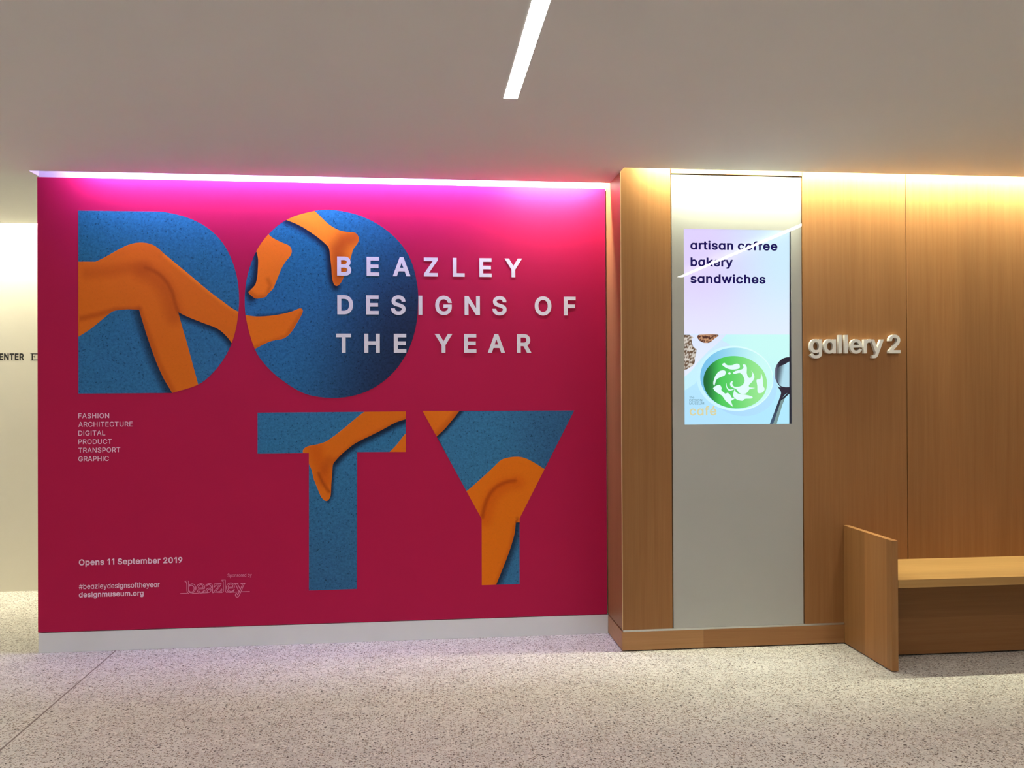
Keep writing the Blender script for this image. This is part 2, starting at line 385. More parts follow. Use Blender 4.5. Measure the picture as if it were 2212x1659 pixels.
# ------------------------------------------------------------------ lettering
GLYPHS = {"#":[440,[[326,509,377,509,294,0,242,0],[19,192,400,192,391,140,10,140],[147,509,198,509,115,0,64,0],[49,368,429,368,421,316,40,316]]],
".":[188,[[83,-3,73,1,63,9,55,18,51,29,50,41,51,53,55,64,63,73,73,81,83,85,95,87,107,85,118,81,128,73,135,64,140,53,141,41,140,29,135,18,128,9,118,1,107,-3,95,-4]]],
"0":[453,[[191,-3,158,7,130,24,105,48,85,77,69,113,61,138,55,164,51,192,49,222,48,254,49,286,51,316,55,344,61,370,69,395,85,431,106,461,130,484,159,502,191,512,227,516,262,512,295,502,323,484,348,461,368,431,384,395,392,370,398,344,402,316,404,286,405,254,404,222,402,192,398,164,392,138,384,113,368,77,348,48,323,24,295,7,263,-3,227,-7],[250,52,271,60,290,74,306,92,320,116,330,144,338,176,342,213,344,254,342,295,338,332,330,365,320,393,306,416,290,435,271,449,250,457,227,460,203,457,182,449,163,435,147,416,134,393,123,365,115,332,111,295,109,254,111,213,115,176,123,144,134,116,147,92,163,74,182,60,203,52,227,50]]],
"1":[350,[[276,0,212,0,212,448,209,448,86,358,86,427,198,509,276,509]]],
"2":[453,[[64,47,234,229,282,282,294,298,303,312,311,327,316,341,319,356,320,371,319,389,315,405,308,419,298,431,287,441,273,449,258,455,241,458,224,460,205,458,188,454,172,447,159,438,148,427,139,413,132,398,128,381,127,362,66,362,68,391,75,418,86,442,102,464,121,482,143,496,168,507,196,513,225,516,254,513,281,507,306,497,328,482,346,465,361,445,372,423,379,398,381,372,380,354,377,336,371,318,363,299,351,280,336,259,267,180,153,60,153,57,389,57,389,0,64,0]]],
"9":[453,[[256,513,285,506,310,494,333,478,352,458,368,434,380,408,387,378,389,347,387,322,382,296,373,270,359,240,340,207,315,168,200,0,130,0,301,248,307,248,302,238,295,229,287,221,278,214,268,207,257,202,245,198,232,195,218,195,188,197,161,203,137,214,116,229,98,247,83,269,72,294,66,321,64,352,66,382,73,411,85,436,101,459,120,479,143,494,168,506,196,513,226,516],[207,459,190,454,174,446,160,435,148,423,138,407,131,390,127,372,125,352,127,331,131,313,138,295,148,280,160,268,174,257,190,250,207,245,226,243,245,245,263,249,279,257,293,267,305,280,314,295,322,312,326,330,327,350,326,371,322,390,314,407,305,422,293,435,279,446,263,454,245,459,226,460]]],
"A":[480,[[201,509,276,509,463,0,395,0,287,302,264,372,232,478,245,478,213,371,191,302,85,0,16,0],[110,199,370,199,370,142,110,142]]],
"B":[456,[[60,509,241,509,274,507,304,501,329,491,350,477,367,461,381,442,390,421,396,398,398,374,397,353,393,336,387,320,378,307,368,295,356,286,343,278,329,272,315,267,315,262,331,260,347,254,363,245,378,234,391,220,402,203,411,184,416,161,418,136,416,111,410,88,400,67,386,48,368,31,344,18,317,8,284,2,247,0,60,0],[245,57,281,60,309,67,330,80,344,96,353,115,355,137,354,153,350,169,342,184,333,197,320,209,306,218,289,225,269,229,248,231,125,231,125,57],[238,285,256,287,273,290,288,296,302,304,314,314,323,326,330,340,335,355,336,372,333,393,326,412,313,429,294,442,270,449,240,452,125,452,125,285]]],
"C":[510,[[242,-6,217,-2,194,5,171,13,150,25,131,39,113,55,97,73,82,93,70,115,59,140,51,166,45,193,41,223,40,254,41,285,45,315,51,343,59,369,70,393,82,415,97,436,113,454,131,470,150,484,171,495,194,504,217,510,242,514,267,516,293,514,317,511,340,504,362,496,383,485,402,471,419,456,435,438,448,418,459,397,467,373,473,348,408,348,404,365,397,380,389,395,380,407,369,418,357,428,344,437,330,444,315,449,300,453,284,455,267,456,237,453,209,445,184,432,161,414,141,391,125,364,113,332,106,295,103,254,106,213,113,177,125,145,141,117,161,94,184,76,210,63,237,56,267,53,284,54,300,56,315,60,330,65,344,72,357,81,369,90,380,102,389,114,397,128,404,144,408,160,473,160,467,135,459,112,448,91,435,71,420,53,402,38,383,24,363,13,341,5,317,-2,293,-6,267,-7]]],
"D":[502,[[96,0,96,57,215,57,254,60,288,68,318,81,343,99,363,122,379,149,390,181,397,216,399,255,397,294,390,329,379,361,364,388,344,410,320,428,291,441,258,449,221,452,93,452,93,509,225,509,254,507,281,504,307,498,331,489,353,478,385,455,412,426,433,391,444,367,451,342,457,315,460,286,462,255,460,224,457,195,451,168,443,142,433,119,421,97,406,77,390,60,371,44,351,31,328,20,303,11,277,5,249,1,219,0],[125,0,60,0,60,509,125,509]]],
"E":[419,[[60,509,372,509,372,452,125,452,125,286,355,286,355,229,125,229,125,57,375,57,375,0,60,0]]],
"F":[410,[[60,509,369,509,369,452,125,452,125,278,346,278,346,221,125,221,125,0,60,0]]],
"G":[520,[[242,-6,217,-2,193,5,171,14,149,25,130,39,112,55,96,73,82,93,69,116,59,140,51,166,45,194,41,223,40,254,41,285,45,315,51,343,59,369,69,393,82,415,96,436,112,454,129,470,149,484,170,495,192,504,215,510,239,514,265,516,291,514,316,510,340,504,363,494,384,483,403,469,421,453,436,436,449,416,460,395,468,373,474,349,408,349,402,365,395,379,387,393,378,406,368,417,356,427,344,436,330,443,315,448,300,453,283,455,265,456,236,453,209,445,183,432,160,414,141,392,125,364,113,332,106,295,103,254,106,213,113,177,125,145,141,117,161,95,184,76,210,63,238,56,269,53,296,55,322,61,345,71,365,85,382,102,396,123,407,147,413,173,415,202,434,199,283,199,283,256,478,256,478,200,475,160,466,124,451,91,431,62,406,38,377,19,344,5,308,-4,269,-7]]],
"H":[517,[[60,509,125,509,125,289,392,289,392,509,457,509,457,0,392,0,392,232,125,232,125,0,60,0]]],
"I":[185,[[60,509,125,509,125,0,60,0]]],
"L":[393,[[60,509,125,509,125,57,361,57,361,0,60,0]]],
"M":[628,[[60,509,152,509,277,187,287,159,299,123,311,84,322,49,307,49,318,83,330,121,342,158,352,187,476,509,568,509,568,0,504,0,504,291,504,327,505,369,506,413,507,457,513,457,498,409,482,363,467,322,456,291,342,0,286,0,170,291,159,321,145,361,129,408,112,457,119,457,120,416,121,372,122,328,122,291,122,0,60,0]]],
"N":[523,[[60,509,136,509,343,183,363,151,388,107,414,55,405,54,401,108,399,157,399,195,399,509,463,509,463,0,387,0,202,290,177,331,148,381,108,452,119,454,122,384,124,328,125,291,125,0,60,0]]],
"O":[533,[[241,-6,217,-2,194,5,171,13,150,25,131,39,113,55,97,73,82,93,70,115,59,140,51,166,45,193,41,223,40,254,41,285,45,315,51,343,59,369,70,393,82,415,97,436,113,454,131,470,150,484,171,495,194,504,217,510,241,514,267,516,293,514,317,510,340,504,363,495,384,484,403,470,421,454,437,436,451,415,464,393,474,369,482,343,488,315,492,285,493,254,492,223,488,193,482,166,474,140,464,115,451,93,437,73,421,55,403,39,384,25,363,13,340,5,317,-2,293,-6,267,-7],[296,55,324,63,349,76,372,94,392,116,408,144,420,176,428,213,430,254,428,295,420,332,408,365,392,392,372,415,349,433,324,446,296,453,267,456,237,453,210,445,184,433,161,415,142,392,125,364,113,332,106,295,103,254,106,213,113,176,125,144,142,117,161,94,184,76,210,63,237,55,267,53]]],
"P":[445,[[60,509,235,509,272,506,305,499,332,487,356,471,375,452,390,430,400,404,407,377,409,348,407,318,400,291,390,265,375,243,356,223,332,207,305,195,272,188,235,186,109,186,109,242,233,242,257,244,279,248,297,256,312,266,324,279,333,294,339,310,343,328,344,348,343,367,339,385,333,402,324,416,312,428,297,439,279,446,257,451,232,452,125,452,125,0,60,0]]],
"R":[449,[[60,509,236,509,273,506,305,500,333,489,356,473,376,455,390,433,401,408,407,381,409,352,407,323,401,296,390,271,376,250,356,232,333,217,305,206,273,200,236,198,96,198,96,255,234,255,258,256,280,260,298,267,313,276,325,287,334,300,340,316,344,333,345,352,344,371,340,389,334,405,325,419,313,430,298,440,279,446,258,451,233,452,125,452,125,0,60,0],[230,229,303,229,428,0,353,0]]],
"S":[447,[[188,-7,156,-1,128,9,102,23,81,40,64,60,51,83,42,109,38,137,104,137,108,118,114,102,123,88,136,76,150,66,166,59,185,53,204,50,224,49,246,50,267,54,286,60,303,69,317,79,329,92,338,106,344,122,346,139,344,154,340,168,332,179,322,189,310,197,296,205,245,222,184,239,145,253,112,269,86,289,67,313,56,341,52,372,54,400,62,425,75,448,92,468,113,484,138,498,165,508,195,514,227,516,259,514,289,508,316,498,340,484,360,468,377,449,390,427,398,403,401,378,337,378,332,402,320,421,302,437,280,449,254,456,225,459,204,457,185,454,167,448,152,440,139,430,129,418,121,405,117,391,115,376,117,359,122,345,131,334,142,324,155,315,169,308,212,293,264,279,312,264,328,256,344,248,359,238,372,226,384,213,395,198,402,180,407,161,408,139,406,112,399,87,386,64,370,43,349,25,323,11,294,0,261,-7,224,-9]]],
"T":[449,[[32,509,417,509,417,452,257,452,257,0,193,0,193,452,32,452]]],
"U":[517,[[220,-6,186,2,154,15,126,33,103,55,85,80,71,108,63,140,60,173,60,509,124,509,124,178,126,155,132,133,141,113,153,95,169,80,187,68,208,59,232,53,259,52,285,53,309,59,331,68,349,80,364,95,377,113,385,133,391,155,393,178,393,509,457,509,457,173,454,140,446,108,433,80,414,55,391,33,363,15,332,2,297,-6,259,-8]]],
"Y":[472,[[203,208,16,509,91,509,192,344,222,292,250,230,224,230,251,293,280,344,381,509,455,509,268,208,268,0,203,0]]],
"Z":[438,[[42,46,273,385,306,431,341,476,348,454,285,452,223,452,40,452,40,509,397,509,397,462,169,129,134,81,97,33,90,54,152,57,214,57,399,57,399,0,42,0]]],
"b":[424,[[208,-7,189,-3,172,4,159,12,147,21,138,31,118,59,112,59,112,0,53,0,53,509,114,509,114,319,118,319,137,346,147,355,158,364,171,373,188,379,207,383,229,384,259,382,287,374,313,361,335,342,354,320,370,293,381,261,388,227,390,189,388,151,381,116,370,84,355,57,336,34,313,16,288,3,260,-6,229,-8],[242,49,262,55,279,66,294,80,306,97,316,117,323,139,327,163,328,189,327,215,323,239,316,261,307,281,295,298,280,311,262,322,243,328,220,330,198,328,178,322,161,312,147,299,134,282,125,263,118,241,114,216,113,189,114,162,118,138,125,115,135,95,147,78,162,65,179,55,198,49,220,47]]],
"c":[396,[[174,-5,144,3,117,16,93,35,72,58,56,85,44,116,37,150,34,187,37,225,44,260,56,291,72,318,93,341,117,360,144,374,174,382,207,384,226,384,243,381,260,377,276,371,291,364,305,356,318,346,330,335,340,322,349,308,356,293,362,277,303,262,290,289,270,311,242,325,207,330,184,328,163,321,145,310,130,296,118,278,108,258,102,236,98,212,96,187,98,163,102,139,108,117,118,97,130,80,145,66,163,55,184,49,207,46,243,52,271,66,292,89,304,117,363,102,357,86,350,70,341,56,331,43,319,32,306,21,292,12,277,5,261,-1,244,-5,226,-7,207,-8]]],
"d":[424,[[165,-6,137,3,111,16,89,34,70,57,55,84,43,116,36,151,34,189,36,227,43,261,55,293,70,320,89,342,112,361,137,374,165,382,196,384,218,383,237,379,253,373,267,364,278,355,287,346,306,319,311,319,311,509,372,509,372,0,313,0,313,59,307,59,287,31,277,21,266,12,252,4,236,-3,217,-7,195,-8],[226,49,246,55,263,65,278,78,290,95,299,115,306,138,310,162,312,189,310,216,306,241,300,263,290,282,278,299,263,312,246,322,227,328,205,330,182,328,162,322,145,311,130,298,118,281,108,261,102,239,98,215,96,189,98,163,102,139,109,117,118,97,130,80,145,66,162,55,182,49,205,47]]],
"e":[404,[[177,-5,145,3,117,16,92,35,72,58,56,85,44,116,37,150,34,187,36,224,44,258,55,290,71,317,91,340,115,359,142,373,172,382,205,384,226,383,246,380,266,374,285,366,303,355,319,341,334,324,347,305,357,282,365,256,370,227,371,194,371,169,75,169,75,221,338,221,310,202,308,226,304,248,298,269,288,286,277,301,263,314,246,323,227,328,205,330,183,328,164,323,146,313,131,301,119,286,109,270,102,251,97,231,96,211,96,178,98,151,102,127,110,106,121,88,135,73,151,61,169,53,190,48,212,46,227,47,241,49,254,53,265,58,276,65,285,73,294,82,300,93,306,105,365,91,358,72,348,55,335,39,320,26,302,14,283,4,261,-3,237,-7,212,-8]]],
"f":[254,[[228,327,6,327,6,379,228,379],[81,432,82,452,87,470,96,486,107,499,120,510,135,519,152,525,169,529,187,530,222,527,243,521,227,468,215,472,195,474,178,472,164,468,154,460,147,449,143,435,142,419,142,0,81,0]]],
"g":[425,[[180,-149,156,-146,134,-140,114,-132,97,-122,82,-110,70,-97,59,-84,51,-69,101,-41,122,-66,131,-74,142,-82,154,-88,169,-93,187,-96,207,-97,236,-95,261,-87,282,-75,298,-58,308,-34,311,-6,311,68,306,68,287,41,277,32,266,23,252,16,236,10,217,6,195,5,165,7,138,14,113,27,90,43,71,65,55,90,43,120,36,154,34,191,36,229,43,263,55,293,71,320,90,342,112,361,138,374,166,382,196,384,218,383,237,379,253,373,267,365,279,356,288,346,308,319,313,319,313,379,372,379,372,-9,370,-40,363,-67,350,-90,334,-109,314,-124,291,-136,265,-144,237,-149,207,-151],[227,61,246,66,264,75,278,87,290,103,300,121,307,142,311,166,312,193,311,219,307,242,300,264,291,283,279,299,264,312,247,322,227,328,205,330,182,328,163,322,145,312,130,298,118,282,109,262,102,241,98,218,96,193,98,167,102,144,109,123,118,104,131,88,145,76,163,66,183,61,205,59]]],
"h":[410,[[114,0,53,0,53,509,114,509,114,287,102,287,116,319,132,344,152,362,175,374,200,382,227,384,252,383,275,377,295,369,313,356,328,340,341,321,350,298,355,271,357,240,357,0,296,0,296,235,293,263,286,286,273,304,256,318,235,326,210,329,192,328,176,324,161,317,147,308,136,297,126,283,119,266,115,248,114,227]]],
"i":[167,[[53,379,114,379,114,0,53,0],[73,444,63,448,54,455,47,463,43,472,41,483,43,494,47,504,54,512,63,518,73,522,84,524,95,522,105,518,114,512,121,504,125,494,126,483,125,472,121,463,114,455,105,448,95,444,84,443]]],
"k":[381,[[110,212,121,212,284,379,360,379,184,199,177,199,110,137],[53,509,114,509,114,0,53,0],[148,186,191,229,372,0,294,0]]],
"l":[184,[[60,509,123,509,123,0,60,0]]],
"m":[610,[[53,379,112,379,112,295,108,295,114,314,122,331,132,346,144,358,158,368,172,376,187,382,203,385,219,386,245,383,268,375,287,361,303,342,314,320,321,295,312,295,318,312,326,329,337,343,350,356,364,366,381,375,398,381,417,385,437,386,458,385,478,380,497,372,514,361,529,346,541,328,550,307,555,283,557,255,557,0,496,0,496,254,493,279,485,298,473,313,456,323,438,329,419,330,402,329,387,326,374,320,363,312,353,302,345,290,340,277,336,263,335,247,335,0,274,0,274,260,272,280,265,297,253,311,238,322,220,328,199,330,185,329,171,326,158,320,145,312,135,302,126,289,119,274,115,257,114,238,114,0,53,0]]],
"n":[410,[[114,0,53,0,53,379,112,379,112,287,102,287,116,319,132,344,152,362,175,374,200,382,227,384,252,383,275,377,295,369,313,356,328,340,341,321,350,298,355,271,357,240,357,0,296,0,296,235,293,263,286,286,273,304,256,318,235,326,210,329,192,328,176,324,161,317,147,308,136,297,126,283,119,266,115,248,114,227]]],
"o":[415,[[174,-5,144,3,117,16,93,35,72,58,56,85,44,116,37,150,34,187,37,225,44,260,56,291,72,318,93,341,117,360,144,374,174,382,207,384,241,382,271,374,299,360,323,341,343,318,359,291,371,260,379,225,381,187,379,150,371,116,359,85,343,58,323,35,299,16,271,3,241,-5,207,-8],[231,49,252,55,270,66,285,80,298,97,307,117,314,139,318,163,319,187,318,212,314,236,307,258,298,278,285,296,270,310,252,321,231,328,207,330,184,328,163,321,145,310,130,296,118,278,108,258,102,236,98,212,96,187,98,163,102,139,108,117,118,97,130,80,145,66,163,55,184,49,207,46]]],
"p":[424,[[53,379,112,379,112,319,118,319,137,346,147,355,158,364,171,373,188,379,207,383,229,384,259,382,287,374,313,361,335,342,354,320,370,293,381,261,388,227,390,189,388,151,381,116,370,84,355,57,336,34,313,16,288,3,260,-6,229,-8,208,-7,189,-3,173,4,159,12,147,21,138,31,118,59,114,59,114,-143,53,-143],[242,49,262,55,279,66,294,80,306,97,316,117,323,139,327,163,328,189,327,215,323,239,316,261,307,281,295,298,280,311,262,322,243,328,220,330,198,328,178,322,161,312,147,299,134,282,125,263,118,241,114,216,113,189,114,162,118,138,125,115,135,95,147,78,162,65,179,55,198,49,220,47]]],
"r":[259,[[53,379,112,379,112,321,115,321,124,339,137,354,152,367,171,377,191,383,213,385,229,384,243,384,243,322,230,324,207,326,190,324,174,321,159,315,146,306,135,296,126,284,119,269,115,254,114,237,114,0,53,0]]],
"s":[365,[[157,-7,133,-3,112,3,93,12,76,24,62,38,50,54,41,73,36,94,94,107,101,87,111,72,124,60,141,52,160,47,181,45,206,47,227,53,244,62,258,74,265,88,268,103,266,115,262,126,254,136,243,144,229,150,212,155,149,170,118,180,92,192,72,208,58,227,50,249,47,274,49,295,55,314,65,332,79,347,95,360,115,370,137,378,161,383,187,384,212,383,234,379,254,372,271,363,286,352,299,339,309,324,318,308,324,290,268,277,262,291,254,304,243,316,228,325,210,331,187,333,166,331,147,326,131,317,119,305,111,292,109,277,110,264,115,253,124,243,136,235,152,229,172,223,229,209,261,200,287,187,306,171,320,153,328,131,331,107,329,85,323,65,312,47,298,31,281,18,260,6,236,-2,210,-7,182,-8]]],
"t":[227,[[204,327,6,327,6,379,204,379],[126,471,126,98,127,83,130,70,136,61,144,55,156,51,170,50,185,51,202,54,213,2,192,-3,168,-4,138,-1,113,7,92,21,77,41,68,64,65,93,65,471]]],
"u":[410,[[158,-3,135,2,115,11,97,23,82,39,69,59,60,82,54,109,53,139,53,379,114,379,114,144,116,117,124,94,137,75,154,61,175,53,200,50,218,51,234,55,249,62,263,71,274,83,283,97,290,113,295,132,296,153,296,379,357,379,357,0,298,0,298,92,307,92,294,60,277,35,257,17,234,5,209,-3,182,-5]]],
"w":[567,[[23,379,87,379,133,214,154,137,175,41,165,41,186,135,206,214,252,379,316,379,362,214,382,136,402,41,391,41,413,135,434,214,480,379,545,379,429,0,368,0,319,172,305,225,291,280,277,338,291,338,277,280,263,225,248,172,199,0,138,0]]],
"y":[389,[[61,-86,71,-87,83,-89,94,-90,104,-89,113,-86,122,-81,130,-74,138,-64,145,-51,151,-36,163,-1,17,379,84,379,165,155,187,87,206,21,184,21,202,87,224,155,305,379,371,379,204,-58,196,-77,187,-93,177,-107,165,-119,153,-128,139,-136,125,-141,109,-144,91,-145,65,-143,47,-139]]],
"z":[380,[[42,46,254,320,254,323,48,323,48,379,333,379,333,331,126,60,126,56,339,56,339,0,42,0]]],
"é":[404,[[177,-5,145,3,117,16,92,35,72,58,56,85,44,116,37,150,34,187,36,224,44,258,55,290,71,317,91,340,115,359,142,373,172,382,205,384,226,383,246,380,266,374,285,366,303,355,319,341,334,324,347,305,357,282,365,256,370,227,371,194,371,169,75,169,75,221,338,221,310,202,308,226,304,248,298,269,288,286,277,301,263,314,246,323,227,328,205,330,183,328,164,323,146,313,131,301,119,286,109,270,102,251,97,231,96,211,96,178,98,151,102,127,110,106,121,88,135,73,151,61,169,53,190,48,212,46,227,47,241,49,254,53,265,58,276,65,285,73,294,82,300,93,306,105,365,91,358,72,348,55,335,39,320,26,302,14,283,4,261,-3,237,-7,212,-8],[225,529,293,529,227,429,177,429]]],
"ɑ":[425,[[165,-6,137,3,112,16,89,34,70,57,55,84,43,116,36,151,34,189,36,227,43,261,55,293,71,320,90,342,112,361,138,374,166,382,196,384,218,383,237,379,253,373,267,365,278,356,287,346,307,319,311,319,311,379,372,379,372,0,311,0,311,59,307,59,287,31,277,21,266,12,252,4,236,-3,217,-7,195,-8],[227,49,246,55,264,65,278,78,290,95,300,115,307,138,311,162,312,189,311,216,307,241,300,263,291,282,279,299,264,312,247,322,227,328,205,330,182,328,163,322,145,312,130,298,118,281,109,262,102,239,98,215,96,189,98,163,102,139,109,117,118,97,131,80,145,66,163,55,183,49,205,47]]]}
def area(p):
    return 0.5 * sum(p[i][0] * p[(i + 1) % len(p)][1] - p[(i + 1) % len(p)][0] * p[i][1] for i in range(len(p)))
def embolden(loops, d):
    if not d: return loops
    big = max(loops, key=lambda q: abs(area(q)))
    s = 1 if area(big) > 0 else -1
    out = []
    for q in loops:
        n = len(q); r = []
        for i in range(n):
            a, b, c = q[i - 1], q[i], q[(i + 1) % n]
            e1 = Vector((b[0] - a[0], b[1] - a[1])).normalized(); e2 = Vector((c[0] - b[0], c[1] - b[1])).normalized()
            n1 = Vector((e1.y, -e1.x)) * s; n2 = Vector((e2.y, -e2.x)) * s
            k = n1 + n2
            k = k / max(0.35, k.length_squared / 2) if k.length > 1e-6 else n1
            r.append((b[0] + k.x * d, b[1] + k.y * d))
        out.append(r)
    return out
def glyph(ch, d):
    a, cs = GLYPHS[ch]
    loops = [[(c[i], c[i + 1]) for i in range(0, len(c), 2)] for c in cs]
    return a, embolden(loops, d)
def winding(P, poly):
    x, y = P[:, 0], P[:, 1]; w = np.zeros(len(P), int); n = len(poly)
    for i in range(n):
        (x1, y1), (x2, y2) = poly[i], poly[(i + 1) % n]
        if y1 == y2: continue
        cr = x < (x2 - x1) * (y - y1) / (y2 - y1) + x1
        w += ((y1 <= y) & (y2 > y) & cr).astype(int) - ((y2 <= y) & (y1 > y) & cr).astype(int)
    return w
def sheet_mesh(loops, depth):
    """Filled outlines (non-zero rule) in (x, z), front at y = -depth, back at y = 0."""
    vs_, es = [], []
    for q in loops:
        b = len(vs_); vs_ += [Vector(p) for p in q]; es += [(b + i, b + (i + 1) % len(q)) for i in range(len(q))]
    V, _, F, *_ = delaunay_2d_cdt(vs_, es, [], 0, 1e-6)
    V = np.array([(v.x, v.y) for v in V]); F = np.array([f for f in F if len(f) == 3])
    C = V[F].mean(1); w = np.zeros(len(C), int)
    for q in loops: w += winding(C, q)
    F = F[w != 0]
    n = len(V); verts = [(x, -depth, z) for x, z in V] + [(x, 0, z) for x, z in V]
    faces = [tuple(int(i) for i in f) for f in F] + [tuple(int(i) + n for i in f[::-1]) for f in F]
    ed = {}
    for f in F:
        for i in range(3):
            a, b = int(f[i]), int(f[(i + 1) % 3]); ed[(a, b)] = 1
    for (a, b) in ed:
        if (b, a) not in ed: faces.append((b, a, a + n, b + n))
    bm = bmesh.new(); bv = [bm.verts.new(v) for v in verts]
    for f in faces:
        try: bm.faces.new([bv[i] for i in f])
        except ValueError: pass
    bmesh.ops.delete(bm, geom=[v for v in bm.verts if not v.link_faces], context='VERTS')
    bmesh.ops.recalc_face_normals(bm, faces=bm.faces)
    me = bpy.data.meshes.new('outline'); bm.to_mesh(me); bm.free()
    return me
def text_loops(body, p0, p1, ptop, y, d=0.0, fit='track'):
    """Outlines per letter, from the left and right ends of the baseline and the top of the capitals."""
    ax, az = on_y(*p0, y); bx, _ = on_y(*p1, y); _, tz = on_y(*ptop, y)
    s = (tz - az) / (509 + 2 * d)
    items, pen = [], 0.0
    for ch in body:
        if ch == ' ': pen += 190; items.append((None, pen)); continue
        a, loops = glyph(ch, d); items.append((loops, pen)); pen += a + 1.2 * d
    used = [k for k in items if k[0]]
    x_first = min(p[0] for q in used[0][0] for p in q) + used[0][1]
    x_last = max(p[0] for q in used[-1][0] for p in q) + used[-1][1]
    nat = (x_last - x_first) * s; want = bx - ax
    n = len(body) - 1
    tr = (want - nat) / n if fit == 'track' and n else 0.0
    sx = s if fit == 'track' else s * want / nat
    out = []
    for i, (loops, pen) in enumerate(items):
        if loops:
            out.append([[(ax + (p[0] + pen - x_first) * sx + tr * i, az + (p[1] + d) * s) for p in q] for q in loops])
    return out
def letters(name, letter_list, y, depth, mat, parent):
    loops = [q for L in letter_list for q in L]
    me = sheet_mesh(loops, depth)
    o = bpy.data.objects.new(name, me); link(o, parent, mat)
    o.location = Vector((0, y, 0)) - parent_loc(parent)
    return o
def strokes(name, lines, width, y, mat, parent):
    """Thin drawn lines of even width, as one flat sheet."""
    bm = bmesh.new()
    for k, ln in enumerate(lines):
        pts = [Vector(p) for p in ln]; n = len(pts); L = []
        for i in range(n):
            t = (pts[min(i + 1, n - 1)] - pts[max(i - 1, 0)]).normalized(); nn = Vector((-t.y, t.x)) * width / 2
            L.append((pts[i] + nn, pts[i] - nn))
        yy = y - 0.00002 * k
        v = [(bm.verts.new((a.x, yy, a.y)), bm.verts.new((b.x, yy, b.y))) for a, b in L]
        for i in range(n - 1): bm.faces.new((v[i][0], v[i][1], v[i + 1][1], v[i + 1][0]))
    return bm_obj(name, bm, mat, parent)

# ------------------------------------------------------------------ printed pictures
def Z(ox, oy, f, pts): return [(ox + x / f, oy + y / f) for x, y in pts]
def smooth(pts, n=5, closed=True):
    out = []; N = len(pts)
    for i in range(N if closed else N - 1):
        g = lambda k: pts[k % N] if closed else pts[max(0, min(N - 1, k))]
        a, b, c, d = g(i - 1), g(i), g(i + 1), g(i + 2)
        for k in range(n):
            t = k / n
            out.append(tuple(0.5 * (2 * b[j] + (c[j] - a[j]) * t + (2 * a[j] - 5 * b[j] + 4 * c[j] - d[j]) * t * t + (3 * b[j] - a[j] - 3 * c[j] + d[j]) * t ** 3) for j in (0, 1)))
    if not closed: out.append(pts[-1])
    return out
def inside(P, poly):
    x, y = P[:, 0], P[:, 1]; r = np.zeros(len(P), bool); q = np.array(poly); n = len(q)
    for i in range(n):
        x1, y1 = q[i]; x2, y2 = q[(i + 1) % n]
        if y1 == y2: continue
        c = ((y1 > y) != (y2 > y)) & (x < (x2 - x1) * (y - y1) / (y2 - y1) + x1)
        r ^= c
    return r
def dist(P, line):
    d = np.full(len(P), 1e9); q = np.array(line, float)
    for a, b in zip(q[:-1], q[1:]):
        ab = b - a; t = np.clip(((P - a) @ ab) / max(1e-9, ab @ ab), 0, 1)
        d = np.minimum(d, np.hypot(*(P - (a + t[:, None] * ab)).T))
    return d
def ss(t):
    t = np.clip(t, 0, 1); return t * t * (3 - 2 * t)
def hexa(*c): return np.array(c, float)
def picture(name, outline, regions, colour, y, step, mat, parent, decode, tilt=0.0, zc=0.0):
    """A printed sheet cut to `outline`; `regions` are painted in order, `colour(k, P)` gives sRGB + grain."""
    polys = [outline] + regions
    vs_, es = [], []
    for q in polys:
        b = len(vs_); vs_ += [Vector(p) for p in q]; es += [(b + i, b + (i + 1) % len(q)) for i in range(len(q))]
    o = np.array(outline); x0, y0 = o.min(0); x1, y1 = o.max(0)
    gx, gy = np.meshgrid(np.arange(x0 + step / 2, x1, step), np.arange(y0 + step / 2, y1, step))
    gx = gx + (np.arange(gx.shape[0]) % 2)[:, None] * step / 2
    G = np.stack([gx.ravel(), gy.ravel()], 1); G = G[inside(G, outline)]
    vs_ += [Vector(p) for p in G]
    V, _, Fc, *_ = delaunay_2d_cdt(vs_, es, [], 0, 1e-4)
    V = np.array([(v.x, v.y) for v in V]); Fc = np.array([f for f in Fc if len(f) == 3])
    C = V[Fc].mean(1)
    keep = inside(C, outline); Fc = Fc[keep]; C = C[keep]
    reg = np.zeros(len(C), int)
    for k, q in enumerate(regions): reg[inside(C, q)] = k + 1
    P = V[Fc].reshape(-1, 2); R = np.repeat(reg, 3)
    # look a hair inside the triangle so that edge colours stay crisp
    P2 = P + (np.repeat(C, 3, 0) - P) * 0.05
    ink = np.zeros((len(P), 4))
    for k in np.unique(R):
        s = R == k; ink[s] = colour(k, P2[s])
    rgb = np.clip(ink[:, :3], 0, 255) / 255
    rgb = np.where(rgb <= 0.04045, rgb / 12.92, ((rgb + 0.055) / 1.055) ** 2.4) * decode
    rgb = np.clip(rgb, 0, 1.0 if decode == 1.0 else 0.93)
    used = np.unique(Fc); remap = -np.ones(len(V), int); remap[used] = np.arange(len(used))
    verts = []
    for u, v in V[used]:
        X, Zz = on_y(u, v, y); verts.append((X, -tilt * (Zz - zc), Zz))
    me = bpy.data.meshes.new(name)
    me.from_pydata(verts, [], [tuple(int(remap[i]) for i in f) for f in Fc])
    flip = me.polygons[0].normal.y > 0
    at = me.color_attributes.new('ink', 'FLOAT_COLOR', 'CORNER')
    at.data.foreach_set('color', np.concatenate([rgb, ink[:, 3:4]], 1).astype(np.float32).ravel())
    if flip: me.flip_normals()
    ob = bpy.data.objects.new(name, me); link(ob, parent, mat)
    ob.location = Vector((0, y, 0)) - parent_loc(parent)
    return ob

poster = thing('exhibition_poster', 'large magenta exhibition poster with orange legs showing through four giant blue letters', 'poster', ((X0 + X1) / 2, YA, Z0))
box_obj('backing_board', X0, X1, YA, YA + 0.0195, Z0, Z1, M['magenta'], poster, 0.0008)

